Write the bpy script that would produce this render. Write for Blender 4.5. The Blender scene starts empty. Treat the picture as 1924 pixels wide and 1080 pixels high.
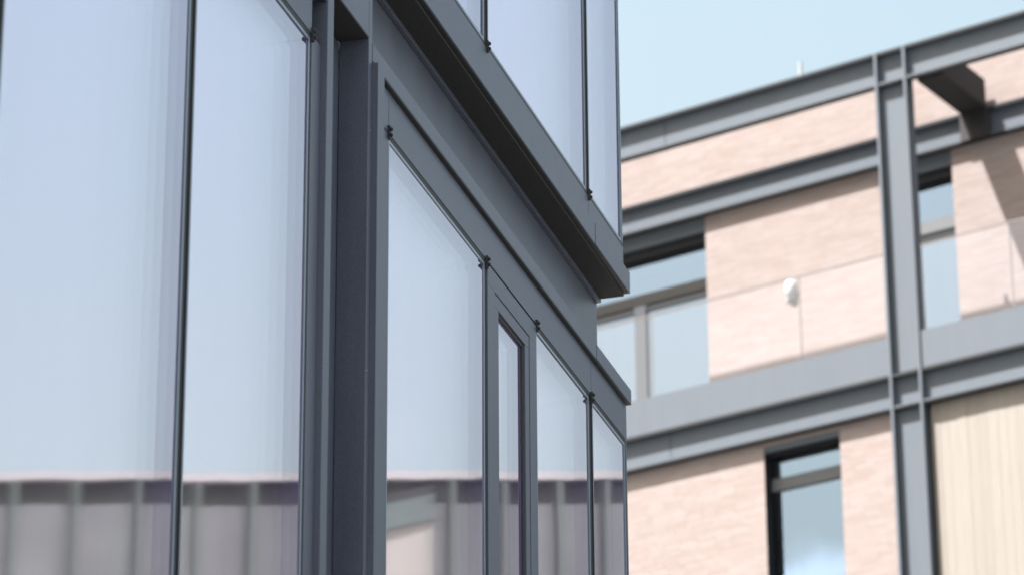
import bpy, bmesh, math, random
from mathutils import Matrix, Vector
random.seed(7)
SC = bpy.context.scene
COL = SC.collection
R = math.radians

# ------------------------------------------------------------------ camera
PITCH, ROLL = R(23.079), R(-0.3705)
fwd = Vector((0, math.cos(PITCH), math.sin(PITCH)))
up0 = Vector((0, -math.sin(PITCH), math.cos(PITCH)))
rt = math.cos(ROLL) * Vector((1, 0, 0)) + math.sin(ROLL) * up0
upv = -math.sin(ROLL) * Vector((1, 0, 0)) + math.cos(ROLL) * up0
cd = bpy.data.cameras.new('camera')
cam = bpy.data.objects.new('camera', cd)
COL.objects.link(cam)
M = Matrix.Identity(4)
for i in range(3):
    M[i][0], M[i][1], M[i][2] = rt[i], upv[i], -fwd[i]
M[2][3] = 1.6
cam.matrix_world = M
cd.sensor_width = 36.0
cd.lens = 130.55
cd.clip_start = 0.5
cd.clip_end = 3000
cd.dof.use_dof = True
cd.dof.focus_distance = 22.6
cd.dof.aperture_fstop = 2.5
cd.dof.aperture_blades = 0
SC.camera = cam

# ------------------------------------------------------------------ sky, sun, exposure
SUN_EL, SUN_AZ = R(63.2), R(-108.4)          # azimuth clockwise from +Y, towards the sun
world = bpy.data.worlds.new('World')
SC.world = world
world.use_nodes = True
wn, wl = world.node_tree.nodes, world.node_tree.links
wn.clear()
wo = wn.new('ShaderNodeOutputWorld')
bg = wn.new('ShaderNodeBackground')
sky = wn.new('ShaderNodeTexSky')
sky.sky_type = 'NISHITA'
sky.sun_disc = False
sky.sun_elevation = SUN_EL
sky.sun_rotation = SUN_AZ
sky.altitude = 0
sky.air_density = 2.4
sky.dust_density = 7.5
sky.ozone_density = 0.8
bg.inputs['Strength'].default_value = 0.057
# low fair-weather clouds all round the horizon
tc = wn.new('ShaderNodeTexCoord')
sep = wn.new('ShaderNodeSeparateXYZ')
mp = wn.new('ShaderNodeMapping')
mp.inputs['Scale'].default_value = (1, 1, 2.2)
nz = wn.new('ShaderNodeTexNoise')
nz.inputs['Scale'].default_value = 16.0
nz.inputs['Detail'].default_value = 6
nz.inputs['Roughness'].default_value = 0.55
cr = wn.new('ShaderNodeMapRange')
cr.inputs['From Min'].default_value = 0.50
cr.inputs['From Max'].default_value = 0.62
el = wn.new('ShaderNodeMapRange')
el.inputs['From Min'].default_value = math.sin(R(19.7))
el.inputs['From Max'].default_value = math.sin(R(17.8))
mu = wn.new('ShaderNodeMath'); mu.operation = 'MULTIPLY'
mu2 = wn.new('ShaderNodeMath'); mu2.operation = 'MULTIPLY'; mu2.inputs[1].default_value = 0.8
mxc = wn.new('ShaderNodeMix'); mxc.data_type = 'RGBA'
mxc.inputs[7].default_value = (18.0, 18.2, 18.6, 1)
wl.new(tc.outputs['Generated'], sep.inputs[0])
wl.new(tc.outputs['Generated'], mp.inputs[0])
wl.new(mp.outputs[0], nz.inputs['Vector'])
wl.new(nz.outputs['Fac'], cr.inputs['Value'])
wl.new(sep.outputs['Z'], el.inputs['Value'])
wl.new(cr.outputs[0], mu.inputs[0]); wl.new(el.outputs[0], mu.inputs[1])
wl.new(mu.outputs[0], mu2.inputs[0])
wl.new(mu2.outputs[0], mxc.inputs[0])
wl.new(sky.outputs[0], mxc.inputs[6])
wl.new(mxc.outputs[2], bg.inputs['Color'])
wl.new(bg.outputs[0], wo.inputs['Surface'])

sd = bpy.data.lights.new('sun', 'SUN')
sun = bpy.data.objects.new('sun', sd)
COL.objects.link(sun)
sd.energy = 4.9
sd.angle = R(0.53)
sd.color = (1.0, 0.985, 0.965)
to_sun = Vector((math.sin(SUN_AZ) * math.cos(SUN_EL), math.cos(SUN_AZ) * math.cos(SUN_EL), math.sin(SUN_EL)))
sun.rotation_euler = to_sun.to_track_quat('Z', 'Y').to_euler()
sun.location = (-40, -20, 80)

SC.view_settings.view_transform = 'Standard'
SC.view_settings.look = 'None'
SC.view_settings.exposure = 2.22
SC.view_settings.gamma = 1.0
SC.view_settings.use_curve_mapping = False
SC.render.engine = 'CYCLES'
SC.cycles.use_denoising = True
SC.cycles.max_bounces = 20
SC.cycles.glossy_bounces = 14
SC.cycles.diffuse_bounces = 4
SC.cycles.transmission_bounces = 8
SC.cycles.transparent_max_bounces = 32
SC.cycles.caustics_reflective = False
SC.cycles.caustics_refractive = False

# ------------------------------------------------------------------ helpers
def tag(o, label=None, cat=None, group=None, kind=None):
    if label: o['label'] = label
    if cat: o['category'] = cat
    if group: o['group'] = group
    if kind: o['kind'] = kind
    return o

def empty(name, loc=(0, 0, 0), rz=0.0, parent=None):
    o = bpy.data.objects.new(name, None)
    COL.objects.link(o)
    o.location = loc
    o.rotation_euler = (0, 0, rz)
    o.empty_display_size = 0.3
    if parent: o.parent = parent
    return o

BOXF = ((0, 3, 2, 1), (4, 5, 6, 7), (0, 1, 5, 4), (1, 2, 6, 5), (2, 3, 7, 6), (3, 0, 4, 7))

class MB:
    """collects shapes and links them as one mesh object; local axes: x along the wall, y into the building, z up"""
    def __init__(self): self.v, self.f = [], []
    def box(self, x0, x1, y0, y1, z0, z1):
        b = len(self.v)
        self.v += [(x0, y0, z0), (x1, y0, z0), (x1, y1, z0), (x0, y1, z0), (x0, y0, z1), (x1, y0, z1), (x1, y1, z1), (x0, y1, z1)]
        self.f += [tuple(b + i for i in q) for q in BOXF]
        return self
    def ring(self, x0, x1, y0, y1, z0, z1, w, wt=None, wb=None):
        wt = w if wt is None else wt; wb = w if wb is None else wb
        self.box(x0, x1, y0, y1, z1 - wt, z1); self.box(x0, x1, y0, y1, z0, z0 + wb)
        self.box(x0, x0 + w, y0, y1, z0 + wb, z1 - wt); self.box(x1 - w, x1, y0, y1, z0 + wb, z1 - wt)
        return self
    def rect(self, x0, x1, y, z0, z1):
        b = len(self.v)
        self.v += [(x0, y, z0), (x1, y, z0), (x1, y, z1), (x0, y, z1)]
        self.f.append((b, b + 1, b + 2, b + 3))
        return self
    def cyl(self, c, r, h, axis='y', n=12, r2=None):
        b = len(self.v); r2 = r if r2 is None else r2
        for k, (rr, hh) in enumerate(((r, 0.0), (r2, h))):
            for i in range(n):
                a = 2 * math.pi * i / n
                p, q = rr * math.cos(a), rr * math.sin(a)
                if axis == 'y': self.v.append((c[0] + p, c[1] + hh, c[2] + q))
                elif axis == 'z': self.v.append((c[0] + p, c[1] + q, c[2] + hh))
                else: self.v.append((c[0] + hh, c[1] + p, c[2] + q))
        for i in range(n):
            j = (i + 1) % n
            self.f.append((b + i, b + j, b + n + j, b + n + i))
        self.f.append(tuple(b + i for i in range(n))); self.f.append(tuple(b + n + i for i in range(n)))
        return self
    def build(self, name, mat, parent=None, bevel=0.0, fix=True):
        me = bpy.data.meshes.new(name)
        me.from_pydata(self.v, [], self.f)
        if fix or bevel:
            bm = bmesh.new(); bm.from_mesh(me)
            bmesh.ops.recalc_face_normals(bm, faces=bm.faces)
            if bevel:
                bmesh.ops.bevel(bm, geom=list(bm.edges), offset=bevel, segments=1, affect='EDGES', clamp_overlap=True)
            bm.to_mesh(me); bm.free()
        me.materials.append(mat)
        o = bpy.data.objects.new(name, me)
        COL.objects.link(o)
        if parent: o.parent = parent
        return o

def box(name, mat, parent, x0, x1, y0, y1, z0, z1, bevel=0.0):
    return MB().box(x0, x1, y0, y1, z0, z1).build(name, mat, parent, bevel)

# ------------------------------------------------------------------ materials
def new_mat(name):
    m = bpy.data.materials.new(name); m.use_nodes = True
    n, l = m.node_tree.nodes, m.node_tree.links
    return m, n, l, n['Principled BSDF']

def plain(name, col, rough=0.5, metal=0.0, spec=0.5):
    m, n, l, b = new_mat(name)
    b.inputs['Base Color'].default_value = (*col, 1); b.inputs['Roughness'].default_value = rough
    b.inputs['Metallic'].default_value = metal; b.inputs['Specular IOR Level'].default_value = spec
    return m

def noise(n, l, scale, detail=3, rough=0.5, stretch=None, coord='Object'):
    t = n.new('ShaderNodeTexCoord'); x = n.new('ShaderNodeTexNoise')
    x.inputs['Scale'].default_value = scale; x.inputs['Detail'].default_value = detail; x.inputs['Roughness'].default_value = rough
    if stretch:
        mpn = n.new('ShaderNodeMapping'); mpn.inputs['Scale'].default_value = stretch
        l.new(t.outputs[coord], mpn.inputs[0]); l.new(mpn.outputs[0], x.inputs['Vector'])
    else:
        l.new(t.outputs[coord], x.inputs['Vector'])
    return x

def ramp(n, l, src, stops):
    r = n.new('ShaderNodeValToRGB')
    e = r.color_ramp.elements
    e[0].position, e[0].color = stops[0][0], (*stops[0][1], 1)
    e[1].position, e[1].color = stops[-1][0], (*stops[-1][1], 1)
    for p, c in stops[1:-1]:
        k = e.new(p); k.color = (*c, 1)
    l.new(src, r.inputs['Fac'])
    return r

def mix(n, l, a, b, fac, mode='MIX'):
    x = n.new('ShaderNodeMix'); x.data_type = 'RGBA'; x.blend_type = mode
    for sock, val in ((x.inputs[0], fac), (x.inputs[6], a), (x.inputs[7], b)):
        if hasattr(val, 'is_output'): l.new(val, sock)
        elif isinstance(val, tuple): sock.default_value = (*val, 1)
        else: sock.default_value = val
    return x.outputs[2]

def coated(name, col, rough=0.42, spec=0.5, speck=0.16, low=0.95):
    """powder-coated steel: fine speckle, faint vertical dust runs"""
    m, n, l, b = new_mat(name)
    fine = noise(n, l, 110, 3, 0.7)
    runs = noise(n, l, 3.0, 5, 0.6, (2.2, 2.2, 0.25))
    c1 = ramp(n, l, fine.outputs['Fac'], ((0.35, tuple(c * (1 - speck) for c in col)), (0.65, tuple(c * (1 + speck) for c in col))))
    c2 = ramp(n, l, runs.outputs['Fac'], ((0.38, (low, low, low + 0.005)), (0.62, (1.03, 1.03, 1.025))))
    l.new(mix(n, l, c1.outputs[0], c2.outputs[0], 1.0, 'MULTIPLY'), b.inputs['Base Color'])
    rr = n.new('ShaderNodeMapRange'); rr.inputs['To Min'].default_value = rough - 0.07; rr.inputs['To Max'].default_value = rough + 0.1
    l.new(runs.outputs['Fac'], rr.inputs['Value']); l.new(rr.outputs[0], b.inputs['Roughness'])
    b.inputs['Specular IOR Level'].default_value = spec
    bp = n.new('ShaderNodeBump'); bp.inputs['Strength'].default_value = 0.06; bp.inputs['Distance'].default_value = 0.002
    l.new(fine.outputs['Fac'], bp.inputs['Height']); l.new(bp.outputs[0], b.inputs['Normal'])
    return m

def glass(name, base, gain, power, tint, trans, wobble=0.0):
    """one thin glass sheet: mirror reflection that grows towards grazing view, clear otherwise"""
    m = bpy.data.materials.new(name); m.use_nodes = True
    n, l = m.node_tree.nodes, m.node_tree.links
    n.clear()
    out = n.new('ShaderNodeOutputMaterial'); mx = n.new('ShaderNodeMixShader')
    tr = n.new('ShaderNodeBsdfTransparent'); tr.inputs['Color'].default_value = (*trans, 1)
    gl = n.new('ShaderNodeBsdfGlossy'); gl.inputs['Color'].default_value = (*tint, 1); gl.inputs['Roughness'].default_value = 0.0
    lw = n.new('ShaderNodeLayerWeight'); lw.inputs['Blend'].default_value = 0.5
    pw = n.new('ShaderNodeMath'); pw.operation = 'POWER'; pw.inputs[1].default_value = power
    ma = n.new('ShaderNodeMath'); ma.operation = 'MULTIPLY_ADD'; ma.inputs[1].default_value = gain; ma.inputs[2].default_value = base
    ma.use_clamp = True
    l.new(lw.outputs['Facing'], pw.inputs[0]); l.new(pw.outputs[0], ma.inputs[0]); l.new(ma.outputs[0], mx.inputs[0])
    l.new(tr.outputs[0], mx.inputs[1]); l.new(gl.outputs[0], mx.inputs[2]); l.new(mx.outputs[0], out.inputs[0])
    if wobble:
        gl.inputs['Roughness'].default_value = 0.026
        st = noise(n, l, 1.0, 4, 0.65, (7.0, 7.0, 0.06))
        sr = ramp(n, l, st.outputs['Fac'], ((0.3, tuple(c * 0.97 for c in tint)), (0.68, tint)))
        l.new(sr.outputs[0], gl.inputs['Color'])
        nx = noise(n, l, 1.0, 2, 0.5, (2.2, 2.2, 0.8))
        sub = n.new('ShaderNodeVectorMath'); sub.operation = 'SUBTRACT'; sub.inputs[1].default_value = (0.5, 0.5, 0.5)
        scl = n.new('ShaderNodeVectorMath'); scl.operation = 'SCALE'; scl.inputs['Scale'].default_value = wobble
        add = n.new('ShaderNodeVectorMath'); add.operation = 'ADD'
        nrm = n.new('ShaderNodeVectorMath'); nrm.operation = 'NORMALIZE'
        g = n.new('ShaderNodeNewGeometry')
        l.new(nx.outputs['Color'], sub.inputs[0]); l.new(sub.outputs[0], scl.inputs[0])
        l.new(g.outputs['Normal'], add.inputs[0]); l.new(scl.outputs[0], add.inputs[1]); l.new(add.outputs[0], nrm.inputs[0])
        l.new(nrm.outputs[0], gl.inputs['Normal'])
    return m

STEEL = coated('office_steel', (0.083, 0.096, 0.132), 0.40, 0.5, 0.16, 0.91)
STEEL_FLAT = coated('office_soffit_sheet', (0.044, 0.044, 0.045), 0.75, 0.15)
GASKET = plain('black_gasket', (0.018, 0.018, 0.022), 0.6)
SEAL = plain('glass_edge_seal', (0.19, 0.24, 0.30), 0.3)
SPACER = plain('spacer_bar', (0.36, 0.28, 0.62), 0.5)
FRAME_STEEL = coated('frame_steel', (0.090, 0.103, 0.122), 0.6, 0.15, 0.06, 0.985)
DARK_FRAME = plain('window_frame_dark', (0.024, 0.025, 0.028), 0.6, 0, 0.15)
GREY_FRAME = plain('window_frame_grey', (0.12, 0.125, 0.135), 0.6, 0, 0.15)
REVEAL_SHADE = plain('shaded_reveal', (0.016, 0.017, 0.021), 0.7, 0, 0.15)  # black stands in for the shade inside the window recesses
INTERIOR = plain('office_interior', (0.20, 0.20, 0.21), 0.8)
ROOM = plain('room_plaster', (0.14, 0.14, 0.14), 0.8)
G_OUT = glass('facade_glass_outer', 0.26, 0.64, 2.0, (1.0, 0.942, 1.0), (0.997, 0.99, 0.997), 0.0028)
G_MID = glass('facade_glass_middle', 0.05, 0.35, 2.0, (1.0, 0.985, 1.0), (0.997, 0.995, 0.997), 0.0008)
G_IN = glass('facade_glass_inner', 0.90, 0.15, 2.0, (1.0, 0.975, 1.0), (0.94, 0.96, 0.97), 0.0008)
G_WIN = glass('window_glass', 0.37, 0.5, 2.0, (0.60, 0.77, 1.0), (0.90, 0.94, 0.95), 0.004)
G_BAL = glass('balustrade_glass', 0.11, 0.35, 4.0, (0.88, 0.88, 1.0), (0.985, 0.985, 0.99))

def brick_mat():
    m, n, l, b = new_mat('pale_brick')
    g = n.new('ShaderNodeNewGeometry')
    c = ramp(n, l, g.outputs['Random Per Island'], ((0.0, (0.238, 0.190, 0.178)), (0.3, (0.248, 0.205, 0.194)), (0.7, (0.256, 0.215, 0.206)), (1.0, (0.268, 0.230, 0.223))))
    big = noise(n, l, 0.9, 4, 0.6, (1, 1, 2.5))
    c2 = ramp(n, l, big.outputs['Fac'], ((0.3, (0.955, 0.94, 0.93)), (0.7, (1.04, 1.04, 1.04))))
    l.new(mix(n, l, c.outputs[0], c2.outputs[0], 1.0, 'MULTIPLY'), b.inputs['Base Color'])
    b.inputs['Roughness'].default_value = 0.85
    b.inputs['Specular IOR Level'].default_value = 0.25
    return m
BRICK = brick_mat()
MORTAR = plain('mortar', (0.25, 0.215, 0.203), 0.9)

def plank_mat(name, a, c):
    m, n, l, b = new_mat(name)
    x = noise(n, l, 5, 5, 0.6, (6, 6, 0.35))
    r = ramp(n, l, x.outputs['Fac'], ((0.3, a), (0.7, c)))
    l.new(r.outputs[0], b.inputs['Base Color']); b.inputs['Roughness'].default_value = 0.65
    return m
PLANKS = [plank_mat('timber_pale', (0.180, 0.158, 0.137), (0.200, 0.179, 0.160)),
          plank_mat('timber_honey', (0.174, 0.151, 0.130), (0.192, 0.170, 0.150)),
          plank_mat('timber_grey', (0.166, 0.146, 0.128), (0.186, 0.166, 0.148))]

def blind_mat():
    m, n, l, b = new_mat('mesh_blind_fabric')
    t = n.new('ShaderNodeTexCoord'); w = n.new('ShaderNodeTexWave')
    w.wave_type = 'BANDS'; w.bands_direction = 'X'
    w.inputs['Scale'].default_value = 14; w.inputs['Distortion'].default_value = 0.4; w.inputs['Detail'].default_value = 2
    l.new(t.outputs['Object'], w.inputs['Vector'])
    r = ramp(n, l, w.outputs['Fac'], ((0.2, (0.34, 0.34, 0.36)), (0.8, (0.42, 0.42, 0.44))))
    l.new(r.outputs[0], b.inputs['Base Color']); b.inputs['Roughness'].default_value = 0.8
    return m
BLIND = blind_mat()

def ground_mat():
    m, n, l, b = new_mat('concrete_paving')
    bt = n.new('ShaderNodeTexBrick'); t = n.new('ShaderNodeTexCoord')
    l.new(t.outputs['Object'], bt.inputs['Vector'])
    bt.inputs['Color1'].default_value = (0.075, 0.075, 0.074, 1); bt.inputs['Color2'].default_value = (0.09, 0.09, 0.088, 1)
    bt.inputs['Mortar'].default_value = (0.12, 0.12, 0.115, 1); bt.inputs['Scale'].default_value = 1.2
    bt.inputs['Mortar Size'].default_value = 0.012
    l.new(bt.outputs['Color'], b.inputs['Base Color']); b.inputs['Roughness'].default_value = 0.85
    return m

# ------------------------------------------------------------------ ground
g = MB().rect(-900, 900, 0, -900, 900)
g.v = [(x, z, 0.0) for x, y, z in g.v]
tag(g.build('ground', ground_mat(), None, fix=False), kind='structure')

# ================================================================== GLASS OFFICE BUILDING (left)
AZ = R(16.632)
LB = empty('office_building', (0.785, 23.987, 0), math.pi / 2 - AZ)
tag(LB, 'dark grey steel framed office building with tall mirror-like glass panes, in the foreground', 'building')
XL = -13.0                                  # left end of what is modelled in detail
Z_LOW, Z_TOP = 6.2, 10.64                   # lower storey glass
Z_UP, Z_UPTOP = 12.15, 15.4                 # upper storey glass

def facade_window(x0, x1, z0, z1, bl=True, knob=(), gl=0.012):
    """triple-glazed pane: gasket frame > panes, spacer, edge seal, knobs"""
    gz = 0.026
    t = random.uniform(-0.0022, 0.0022)
    w = MB().ring(x0 - gl, x1 + gl, 0.004, 0.11, z0 - gz, z1 + gz, gl, gz, gz).build('window', GASKET, LB)
    MB().ring(x0 + 0.001, x1 - 0.001, 0.006, 0.012, z0 + 0.001, z1 - 0.001, 0.020).build('edge_seal', SEAL, w)
    MB().ring(x0 + 0.001, x1 - 0.001, 0.014, 0.068, z0 + 0.001, z1 - 0.001, 0.018).build('spacer', SPACER, w)
    a, b_, c, d = x0 + 0.0005, x1 - 0.0005, z0 + 0.0005, z1 - 0.0005
    MB().rect(a, b_, 0.013, c, d).build('outer_pane', G_OUT, w, fix=False)
    e = 0.0185
    MB().rect(x0 + e, x1 - e, 0.035, z0 + e, z1 - e).build('middle_pane', G_MID, w, fix=False)
    MB().rect(x0 + e, x1 - e, 0.058, z0 + e, z1 - e).build('inner_pane', G_IN, w, fix=False)
    for ch in w.children:
        if ch.name.split('.')[0].endswith('pane'):
            for vtx in ch.data.vertices:
                vtx.co.y += t * (1 if vtx.co.z > (z0 + z1) / 2 else -1)
    return w

def knob(x, z, up=True):
    m = MB()
    for dz in ((0.018, -0.018)):
        m.cyl((x, -0.024, z + dz), 0.012, 0.028, 'y', 12)
        m.cyl((x, -0.028, z + dz), 0.008, 0.004, 'y', 12)
    m.box(x - 0.012, x + 0.012, -0.014, 0.002, z - 0.04, z + 0.04)
    return m.build('bracket', GASKET, LB)

# lower storey panes
for x0, x1 in ((-12.60, -10.365), (-10.295, -8.170), (-8.112, -6.475), (-5.155, -3.305), (-2.205, -0.955), (-0.875, -0.035)):
    facade_window(x0, x1, Z_LOW, Z_TOP)
# opening vent: flat surround, sash, small pane
vx0, vx1 = -3.275, -2.225
s = MB().ring(vx0, vx1, -0.004, 0.10, Z_LOW, Z_TOP + 0.006, 0.15, 0.13).build('vent_surround', STEEL, LB, 0.002)
v = MB().ring(vx0 + 0.155, vx1 - 0.155, 0.000, 0.09, Z_LOW + 0.155, Z_TOP - 0.129, 0.085, 0.085).build('vent_sash', STEEL, LB, 0.002)
MB().ring(vx0 + 0.243, vx1 - 0.243, 0.012, 0.09, Z_LOW + 0.243, Z_TOP - 0.217, 0.022).build('gasket', GASKET, v)
px0, px1, pz0, pz1 = vx0 + 0.2655, vx1 - 0.2655, Z_LOW + 0.2655, Z_TOP - 0.2395
MB().ring(px0, px1, 0.026, 0.086, pz0, pz1, 0.014).build('spacer', SPACER, v)
MB().rect(px0, px1, 0.0255, pz0, pz1).build('outer_pane', G_OUT, v, fix=False)
MB().rect(px0 + .0145, px1 - .0145, 0.043, pz0 + .0145, pz1 - .0145).build('middle_pane', G_MID, v, fix=False)
MB().rect(px0 + .0145, px1 - .0145, 0.061, pz0 + .0145, pz1 - .0145).build('inner_pane', G_IN, v, fix=False)
# mullion strips in the joints between the panes
for xa, xb, za, zb, mt in ((-10.353, -10.307, Z_LOW, 10.63, GASKET), (-8.158, -8.124, Z_LOW, 10.63, GASKET),
                       (-0.943, -0.887, Z_LOW, 10.63, GASKET),
                       (-3.293, -3.2765, Z_LOW, 10.63, GASKET), (-2.2235, -2.217, Z_LOW, 10.63, GASKET),
                       (-3.288, -3.242, Z_UP, Z_UPTOP, GASKET), (-0.925, -0.880, Z_UP, Z_UPTOP, GASKET)):
    box('mullion', mt, LB, xa, xb, 0.012, 0.12, za, zb)
# corner posts at the far end
box('corner_post', STEEL, LB, -0.0225, -0.0005, 0.002, 0.16, Z_LOW, 10.655, 0.002)
box('corner_post', SEAL, LB, -0.0165, -0.0005, 0.002, 0.10, Z_UP, Z_UPTOP, 0.002)
for x, z in ((-6.462, 10.66), (-5.175, 10.665), (-3.29, 10.645), (-2.214, 10.65), (-0.915, 10.645), (-3.265, 12.13), (-0.902, 12.135)):
    knob(x, z)

# lower spandrel band, ledge, recessed band, soffit, fascia, upper spandrel
for xa, xb in ((-12.9, -8.14), (-8.132, -6.465), (-5.44, -5.170), (-5.163, -0.914), (-0.907, 0.0)):
    box('spandrel_panel', STEEL, LB, xa, xb, 0.0, 0.08, 10.668, 10.925, 0.0015)
for xa, xb, y0 in ((XL, -6.317, -0.030), (-5.543, -0.872, -0.030), (-0.868, 0.024, -0.033)):
    box('ledge', STEEL, LB, xa, xb, y0, 0.199, 10.936, 11.046, 0.003)
box('recessed_panel', STEEL, LB, XL, -6.217, 0.20, 0.30, 11.048, 11.746)
box('recessed_panel', STEEL, LB, -5.5, 0.0, 0.20, 0.30, 11.048, 11.746)
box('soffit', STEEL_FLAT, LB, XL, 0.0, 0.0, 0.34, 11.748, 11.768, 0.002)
box('soffit_trim', STEEL, LB, -5.5, -0.002, 0.165, 0.199, 11.718, 11.747, 0.002)
for xa, xb, y0 in ((XL, -0.872, -0.035), (-0.868, 0.030, -0.038)):
    box('fascia_strip', STEEL, LB, xa, xb, y0, 0.30, 11.776, 11.936, 0.003)
for xa, xb in ((XL, -0.907), (-0.900, 0.0)):
    box('spandrel_panel', STEEL, LB, xa, xb, 0.0, 0.10, 11.939, 12.122, 0.0015)
box('shade_strip', GASKET, LB, XL, -0.001, -0.030, 0.02, 11.7685, 11.7755)  # black strip standing in for the shade under the fascia
box('shade_strip', GASKET, LB, -5.43, -0.001, -0.027, -0.0005, 10.927, 10.9355)  # black strip drawn as the shade under the ledge
box('shade_strip', GASKET, LB, XL, -6.32, -0.027, -0.0005, 10.927, 10.9355)  # same painted ledge shade, left bay
# upper storey panes
for x0, x1 in ((-12.6, -10.2), (-10.1, -6.6), (-6.5, -3.300), (-3.230, -0.937), (-0.868, -0.020)):
    facade_window(x0, x1, Z_UP, Z_UPTOP)
# column between the two bays: an open channel
c = MB().box(-6.462, -6.318, 0.0, 0.12, Z_LOW, 10.66).build('column_frame', STEEL, LB, 0.002)
MB().box(-6.315, -6.217, -0.037, 0.30, Z_LOW, 11.745).build('column_flange', STEEL, LB, 0.003)
MB().box(-6.215, -5.607, 0.150, 0.20, Z_LOW, 11.045).build('column_web', STEEL, LB)
MB().box(-5.605, -5.549, -0.028, 0.149, Z_LOW, 11.745).build('column_flange', STEEL, LB, 0.003)
MB().box(-5.547, -5.432, -0.064, 0.0, Z_LOW, 10.925).build('column_cover', STEEL, LB, 0.003)
MB().box(-5.4315, -5.170, 0.0, 0.10, Z_LOW, 10.66).build('column_frame', STEEL, LB, 0.002)
MB().box(-6.216, -5.606, -0.027, 0.30, 11.060, 11.744).build('column_head', STEEL, LB, 0.003)
MB().box(-6.214, -5.608, -0.025, 0.149, 11.050, 11.0595).build('column_head_shade', STEEL_FLAT, LB)  # dark plate that paints shade onto the column head's underside
for z in (10.49, 9.06):
    MB().cyl((-5.572, -0.031, z), 0.009, 0.003, 'y', 10).build('screw', plain('bright_screw', (0.7, 0.7, 0.7), 0.25, 1.0), LB)

# the building behind its skin: slabs, far wall, partitions, roof, base
box('floor_slab', INTERIOR, LB, XL, -0.06, 0.35, 11.0, 11.05, 12.10)
box('floor_slab', INTERIOR, LB, XL, -0.06, 0.13, 11.0, 5.2, 6.15)
box('roof', INTERIOR, LB, XL, 0.0, -0.03, 11.0, 15.44, 17.0)
box('rear_wall', INTERIOR, LB, XL, 0.0, 11.0, 11.3, 0.0, 17.0)
box('side_wall', INTERIOR, LB, XL - 0.3, XL, 0.0, 11.3, 0.0, 17.0)
box('base_wall', STEEL, LB, XL, 0.0, 0.0, 0.12, 0.0, 6.15)
# return wall beyond the corner, with one clear window
rw = MB().box(-0.12, 0.0, 0.162, 1.39, 5.0, 11.04).box(-0.12, 0.0, 2.10, 11.0, 5.0, 11.04).box(-0.12, 0.0, 1.39, 2.10, 5.0, 7.2)
rw.box(-0.12, 0.0, 1.2, 11.0, 12.1, 15.44).build('return_wall', INTERIOR, LB)
rwin = MB().box(-0.1, -0.02, 1.392, 1.43, 7.2, 11.04).box(-0.1, -0.02, 2.07, 2.098, 7.2, 11.04).build('return_window', GASKET, LB)
clear = glass('clear_glass', 0.06, 0.6, 4.0, (1, 1, 1), (0.97, 0.98, 0.98))
p = MB().box(-0.065, -0.060, 1.431, 2.069, 7.2, 11.04).build('pane', clear, rwin)
p = MB().box(-0.065, -0.060, 0.165, 1.198, 12.13, 15.43).build('pane', clear, rwin)
for xa, xb in ((-12.58, -10.38), (-10.28, -8.2), (-8.08, -6.5)):
    bl = MB()
    N = 60
    for i in range(N):
        w_ = (xb - xa) / N
        bl.box(xa + i * w_ + 0.004, xa + (i + 1) * w_ - 0.001, 0.20 + 0.004 * (i % 2), 0.203 + 0.004 * (i % 2), Z_LOW, 10.75)
    bl.build('blind', BLIND, LB)

# ================================================================== BRICK BUILDING (right)
BZ = R(-56.158)
RBX = Vector((-math.sin(BZ), -math.cos(BZ), 0))
RB = empty('brick_building', (1.885, 56.969, 0), math.atan2(RBX.y, RBX.x))
tag(RB, 'pale brick building with grey exposed steel frame, balconies and timber cladding, behind the glass office', 'building')
W = 1.8                                     # balcony depth: rear wall behind the steel frame
UL, UR = -9.0, 13.0

def bricks(parent, x0, x1, y, z0, z1, holes, seed):
    rnd = random.Random(seed)
    m = MB(); H, J = 0.047, 0.007
    r = 0; z = z0
    while z < z1 - 0.01:
        zt = min(z + H, z1)
        x = x0 - rnd.random() * 0.3
        while x < x1:
            L = rnd.uniform(0.26, 0.36)
            a, b_ = max(x, x0), min(x + L, x1)
            segs = [(a, b_)]
            for hx0, hx1, hz0, hz1 in holes:
                if zt > hz0 + 0.005 and z < hz1 - 0.005:
                    ns = []
                    for p0, p1 in segs:
                        if p1 <= hx0 or p0 >= hx1: ns.append((p0, p1)); continue
                        if p0 < hx0: ns.append((p0, hx0))
                        if p1 > hx1: ns.append((hx1, p1))
                    segs = ns
            for p0, p1 in segs:
                if p1 - p0 > 0.03:
                    d = rnd.uniform(-0.0008, 0.0008)
                    m.box(p0, p1, y - 0.0035 + d, y + 0.004, z, zt)
            x += L + J
        z += H + J; r += 1
    return tag(m.build('brickwork', BRICK, parent, fix=False), kind='stuff')

def wall_with_holes(parent, name, x0, x1, y0, y1, z0, z1, holes):
    xs = sorted({x0, x1, *[h[0] for h in holes], *[h[1] for h in holes]})
    m = MB()
    for a, b_ in zip(xs, xs[1:]):
        hh = sorted((h[2], h[3]) for h in holes if h[0] <= a and h[1] >= b_)
        z = z0
        for c0, c1 in hh:
            if c0 > z: m.box(a, b_, y0, y1, z, c0)
            z = c1
        if z < z1: m.box(a, b_, y0, y1, z, z1)
    return m.build(name, MORTAR, parent)

# rear (upper) wall
up_holes = [(-3.60, 0.52, 23.25, 27.70), (4.22, 5.265, 23.25, 27.70)]
uw = wall_with_holes(RB, 'brick_wall', UL, UR, W, W + 0.32, 23.2, 29.42, up_holes)
bricks(uw, -2.4, 9.5, W, 23.2, 29.42, up_holes, 3)
tag(box('coping', FRAME_STEEL, uw, UL, UR, W - 0.03, W + 0.36, 29.424, 29.46))
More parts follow.
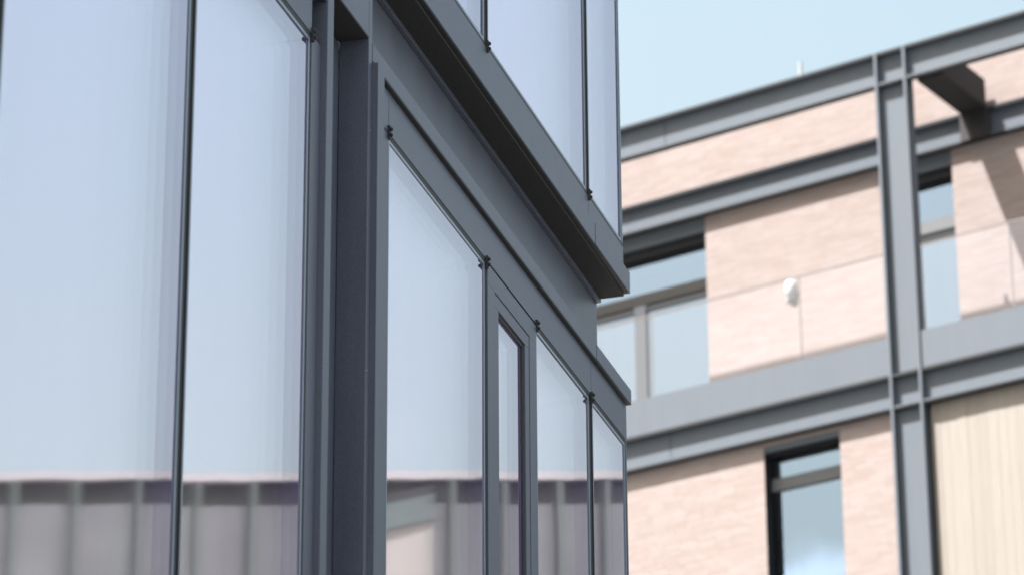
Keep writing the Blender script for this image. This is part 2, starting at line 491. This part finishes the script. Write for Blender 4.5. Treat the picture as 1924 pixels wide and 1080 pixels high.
# lower wall, nearly flush with the frame
lw_holes = [(2.475, 3.862, 18.2, 22.53)]
lw = wall_with_holes(RB, 'brick_wall', -2.40, 4.93, 0.13, 0.33, 14.0, 22.62, lw_holes)
bricks(lw, -2.40, 4.855, 0.13, 17.6, 22.60, lw_holes, 5)
# timber cladding right of the column and on the hidden left bay
def cladding(x0, x1, z0, z1):
    pn = box('timber_panel', MORTAR, RB, x0, x1, 0.17, 0.5, z0, z1)
    x = x0 + 0.01; k = 0
    while x < x1 - 0.05:
        w_ = min(random.uniform(0.13, 0.19), x1 - x)
        box('plank', random.choice(PLANKS), pn, x, x + w_ - 0.003, 0.145 + random.uniform(-0.004, 0.004), 0.169, z0 + 0.02, z1 - 0.01)
        x += w_
cladding(5.47, 9.2, 17.6, 22.62)
cladding(-6.6, -2.45, 17.6, 22.62)
box('brick_wall', MORTAR, RB, 4.94, 5.46, 0.30, 0.6, 14.0, 22.62)
# balcony floor, roof, side and rear masses
box('balcony_floor', plain('balcony_screed', (0.16, 0.155, 0.15), 0.8), RB, UL, UR, 0.19, W - 0.005, 22.64, 23.16)
box('storey_mass', ROOM, RB, UL, UR, 0.62, 12.0, 22.70, 23.1)
box('roof', ROOM, RB, UL, UR, W + 0.33, 12.0, 28.3, 28.9)
box('rear_wall', ROOM, RB, UL, UR, 12.0, 12.3, 0.0, 29.4)
box('end_wall', MORTAR, RB, UL, UL + 0.3, 0.62, 12.0, 0.0, 29.4)
box('end_wall', MORTAR, RB, UR - 0.3, UR, 0.62, 12.0, 0.0, 29.4)
box('base_wall', MORTAR, RB, UL, UR, 0.20, 0.62, 0.0, 13.99)
box('room_wall', ROOM, RB, UL + .3, UR - .3, 4.6, 4.7, 14.0, 28.2)

# ---- steel frame
def ibeam_h(name, x0, x1, y, z0, z1, dp=0.11, t=0.028, wt=0.02):
    tt = 0.018
    """horizontal I-section seen side on: web set back, flanges to the front"""
    m = MB().box(x0, x1, y + dp, y + dp + wt, z0 + t, z1 - tt)
    m.box(x0, x1, y, y + dp + 0.06, z1 - tt, z1).box(x0, x1, y, y + dp + 0.06, z0, z0 + t)
    o = m.build(name, FRAME_STEEL, RB)
    box('top_edge_strip', DARK_FRAME, o, x0, x1, y - 0.004, y - 0.0005, z1 - 0.045, z1 + 0.004)  # dark strip along the front of the top flange
    box('flange_shade', DARK_FRAME, o, x0, x1, y + 0.006, y + 0.10, z0 - 0.030, z0 - 0.0005)  # dark strip in place of the bottom flange's shaded underside
    return o
CL, CR = 4.86, 5.425
def splices(parent_obj, xs, y, z0, z1):
    for x in xs:
        box('splice_joint', DARK_FRAME, parent_obj, x - 0.006, x + 0.006, y - 0.004, y, z0, z1)
b1 = ibeam_h('roof_beam', UL, UR, 0.0, 28.232, 28.810)
splices(b1, (0.787, -5.0, 9.3), 0.11, 28.27, 28.77)
b3 = ibeam_h('balcony_beam', UL, UR, 0.002, 22.628, 23.185)
splices(b3, (0.744, -4.6, 9.0), 0.112, 22.665, 23.145)
b2 = ibeam_h('parapet_beam', UL, UR, W - 0.13, 27.70, 28.20, 0.09)
splices(b2, (1.42, -4.2, 9.6), W - 0.02, 27.74, 28.16)
# column: flanges at both sides, web between, run through the beams
m = MB().box(CL, CL + 0.045, -0.012, 0.24, 0.0, 28.806).box(CR - 0.045, CR, -0.012, 0.24, 0.0, 28.806)
col = m.build('column', FRAME_STEEL, RB)
for a, b_ in ((0.0, 22.625), (23.19, 28.229)):
    box('column_web', FRAME_STEEL, col, CL + 0.046, CR - 0.046, 0.105, 0.13, a, b_)
for zz in (28.232, 22.628):
    pass
# cross beam from the frame back to the wall
x0, x1 = 5.545, 6.02
m = MB().box(x0, x1, 0.173, W - 0.135, 28.195, 28.229).box(x0, x1, 0.173, W - 0.135, 28.23, 28.70)
CB_SHADED = plain('cross_beam_shaded', (0.028, 0.026, 0.028), 0.65, 0, 0.2)  # frame steel with the cross beam's shade put into its colour
cb = m.build('cross_beam', CB_SHADED, RB)
box('beam_shadow_plate', CB_SHADED, cb, x0 - 0.02, x1 + 0.04, W - 0.148, W - 0.1325, 27.69, 28.19)  # dark plate standing for the cross beam's shadow on the parapet beam
# fascia plates above the balcony beam
for a, b_ in ((UL, CL - 0.004), (CR + 0.004, UR)):
    box('fascia_panel', FRAME_STEEL, RB, a, b_, 0.02, 0.06, 23.189, 23.815)

# ---- windows
def lintel(x0, x1, z0, z1, y):
    return box('lintel_panel', FRAME_STEEL, RB, x0, x1, y, y + 0.05, z0, z1)

POST = plain('post_paint', (0.06, 0.064, 0.072), 0.6, 0, 0.15)
def window(x0, x1, z0, z1, y, transom=None, posts=(), sash=True, tmat=None):
    w = MB().ring(x0, x1, y - 0.03, y + 0.05, z0, z1, 0.05).build('window', DARK_FRAME, RB)
    if transom:
        box('transom', tmat or GREY_FRAME, w, x0 + 0.061, x1 - 0.061, y - 0.045, y + 0.04, transom[0], transom[1])
        if sash: box('sash_rail', DARK_FRAME, w, x0 + 0.062, x1 - 0.062, y - 0.03, y + 0.03, transom[0] - 0.13, transom[0] - 0.002)
    for a, b_, c0, c1 in posts:
        box('post', tmat and POST or GREY_FRAME, w, a, b_, y - 0.048, y + 0.04, c0, c1)
    if transom:
        MB().rect(x0 + 0.06, x1 - 0.06, y, transom[1], z1 - 0.06).build('pane', G_WIN, w, fix=False)
        MB().rect(x0 + 0.06, x1 - 0.06, y, z0 + 0.06, transom[0]).build('pane', G_WIN, w, fix=False)
    else:
        MB().rect(x0 + 0.06, x1 - 0.06, y, z0 + 0.06, z1 - 0.06).build('pane', G_WIN, w, fix=False)
    return w

# left balcony door: fixed light over a sliding leaf
lintel(-3.60, 0.52, 27.42, 27.695, W + 0.02)
MB().box(-3.6, 0.52, W + 0.08, W + 0.32, 27.25, 27.415).build('reveal', REVEAL_SHADE, RB)
w = window(-3.595, 0.515, 23.26, 27.26, W + 0.22, (26.44, 26.64), ((-1.05, -0.82, 23.33, 26.43), (-2.6, -2.4, 23.33, 26.43)), tmat=plain('bronze_frame', (0.012, 0.011, 0.010), 0.6, 0, 0.15))
# right balcony window
lintel(4.22, 5.265, 27.42, 27.695, W + 0.02)
MB().box(4.22, 5.265, W + 0.08, W + 0.32, 27.25, 27.415).build('reveal', REVEAL_SHADE, RB)
window(4.225, 5.26, 23.26, 27.26, W + 0.22, (26.38, 26.60))
# lower window in a deep reveal whose black stands for its shade
lintel(2.475, 3.862, 22.435, 22.528, 0.15)
MB().box(2.476, 2.484, 0.14, 0.335, 18.2, 22.43).box(3.853, 3.861, 0.14, 0.335, 18.2, 22.43).box(2.485, 3.852, 0.21, 0.335, 22.385, 22.43).build('reveal', REVEAL_SHADE, RB)
window(2.40, 3.93, 18.15, 22.56, 0.39, (21.83, 22.04), sash=False)

# ---- things on the brick building
def balustrade(x0, x1, joints, label):
    t = empty('glass_balustrade', (RB.matrix_basis @ Vector(((x0 + x1) / 2, 0.09, 23.815)))[:], RB.rotation_euler.z)
    tag(t, label, 'balustrade', 'glass balustrades on the balcony')
    cx = (x0 + x1) / 2
    ed = [x0] + list(joints) + [x1]
    for a, b_ in zip(ed, ed[1:]):
        pz = MB().rect(a - cx + 0.012, b_ - cx - 0.012, 0.0, 0.0, 1.458).build('glass_pane', G_BAL, t, fix=False)
    for j in joints:
        MB().box(j - cx - 0.010, j - cx + 0.010, -0.006, 0.006, 0.0, 1.458).build('joint_strip', plain('joint_strip', (0.10, 0.098, 0.095), 0.5), t)
    MB().box(x0 - cx, x1 - cx, -0.012, 0.012, 1.459, 1.485).build('top_rail', plain('pale_rail', (0.12, 0.105, 0.098), 0.5), t)
    return t
RBm = Matrix.Translation(RB.location) @ Matrix.Rotation(RB.rotation_euler.z, 4, 'Z')
RB.matrix_basis = RBm
balustrade(-5.2, CL - 0.03, (-2.4, 0.45, 3.262), 'clear glass balcony balustrade left of the steel column, in front of the oval wall lamp')
balustrade(CR + 0.03, 11.0, (7.045, 9.2), 'clear glass balcony balustrade right of the steel column, crossed by the slanting shadow')

# oval wall lamp
lp = empty('wall_lamp', (RBm @ Vector((2.155, W - 0.008, 25.93)))[:], RB.rotation_euler.z)
tag(lp, 'small white oval wall lamp on the pale brick behind the glass balustrade', 'lamp')
bm = bmesh.new()
bmesh.ops.create_uvsphere(bm, u_segments=20, v_segments=12, radius=1)
for vv in bm.verts:
    vv.co = Vector((vv.co.x * 0.105, min(vv.co.y, 0.0) * 0.11, vv.co.z * 0.185))
me = bpy.data.meshes.new('lamp_cover'); bm.to_mesh(me); bm.free()
for pl in me.polygons: pl.use_smooth = True
me.materials.append(plain('lamp_plastic', (0.42, 0.43, 0.44), 0.35))
lo = bpy.data.objects.new('lamp_cover', me); COL.objects.link(lo); lo.parent = lp
MB().box(-0.10, 0.10, -0.02, 0.004, -0.20, 0.17).build('base_plate', plain('lamp_base', (0.32, 0.34, 0.36), 0.5), lp, 0.02)

# thin mast on the roof
ms = empty('mast', (RBm @ Vector((2.41, W + 0.17, 29.46)))[:], 0)
tag(ms, 'short thin white mast standing on the brick parapet against the sky', 'mast')
MB().cyl((0, 0, 0), 0.035, 0.72, 'z', 10, 0.03).build('pole', plain('white_mast', (0.27, 0.27, 0.28), 0.5), ms)
MB().box(-0.06, 0.06, -0.06, 0.06, 0.0, 0.02).build('foot', plain('mast_foot', (0.4, 0.4, 0.4), 0.5), ms)

# ================================================================== LOW WING, seen mirrored in the office glass
WG = empty('low_wing', (RBm @ Vector((20.0, -6.3, 0)))[:], RB.rotation_euler.z)
tag(WG, 'low mauve-grey building with thin dark green fins and a white coping, mirrored in the glass', 'building')
def wing_wall_mat():
    m, n, l, b = new_mat('mauve_render')
    x = noise(n, l, 0.7, 4, 0.6, (2.2, 2.2, 0.12)); y = noise(n, l, 1.3, 3, 0.5)
    c = ramp(n, l, x.outputs['Fac'], ((0.3, (0.046, 0.052, 0.058)), (0.5, (0.062, 0.071, 0.075)), (0.7, (0.078, 0.098, 0.096))))
    d = ramp(n, l, y.outputs['Fac'], ((0.3, (0.9, 0.9, 0.9)), (0.7, (1.1, 1.1, 1.1))))
    l.new(mix(n, l, c.outputs[0], d.outputs[0], 1.0, 'MULTIPLY'), b.inputs['Base Color']); b.inputs['Roughness'].default_value = 0.8
    return m
WALLM = wing_wall_mat()
FIN = plain('green_fin', (0.036, 0.052, 0.050), 0.5)
box('wall', WALLM, WG, -7.5, 12.0, 0.0, 9.0, 0.0, 18.30)
box('coping', plain('white_coping', (0.165, 0.172, 0.178), 0.6), WG, -7.5, 12.0, -0.12, 0.3, 18.302, 18.41)
for x in (-6.2, -5.5, -4.75, -4.0, -3.23, -2.64, -1.93, -1.20, 0.60, 1.34, 2.07, 2.85, 3.69, 4.47, 5.2, 6.0, 6.75, 7.5, 8.25, 9.0):
    box('fin', FIN, WG, x - 0.045, x + 0.045, -0.11, -0.003, 3.0, 18.41)

# projecting bay of the wing, turned to the yard: cream body under a grey lintel
def wedge(name, mat, parent, k, e, f, z0, z1):
    m = MB()
    m.v = [(*p, z0) for p in (k, e, f)] + [(*p, z1) for p in (k, e, f)]
    m.f = [(0, 2, 1), (3, 4, 5), (0, 1, 4, 3), (1, 2, 5, 4), (2, 0, 3, 5)]
    return m.build(name, mat, parent)
bay = wedge('bay', plain('cream_render', (0.36, 0.355, 0.335), 0.8), WG, (-0.945, -0.47), (-0.31, -0.003), (-0.925, -0.003), 0.0, 17.61)
wedge('lintel', plain('bay_lintel', (0.12, 0.155, 0.152), 0.5), bay, (-0.960, -0.50), (-0.27, -0.003), (-0.930, -0.003), 17.612, 18.0)
wedge('bay_roof', plain('bay_roof', (0.05, 0.05, 0.055), 0.6), bay, (-0.965, -0.51), (-0.26, -0.003), (-0.935, -0.003), 18.002, 18.09)
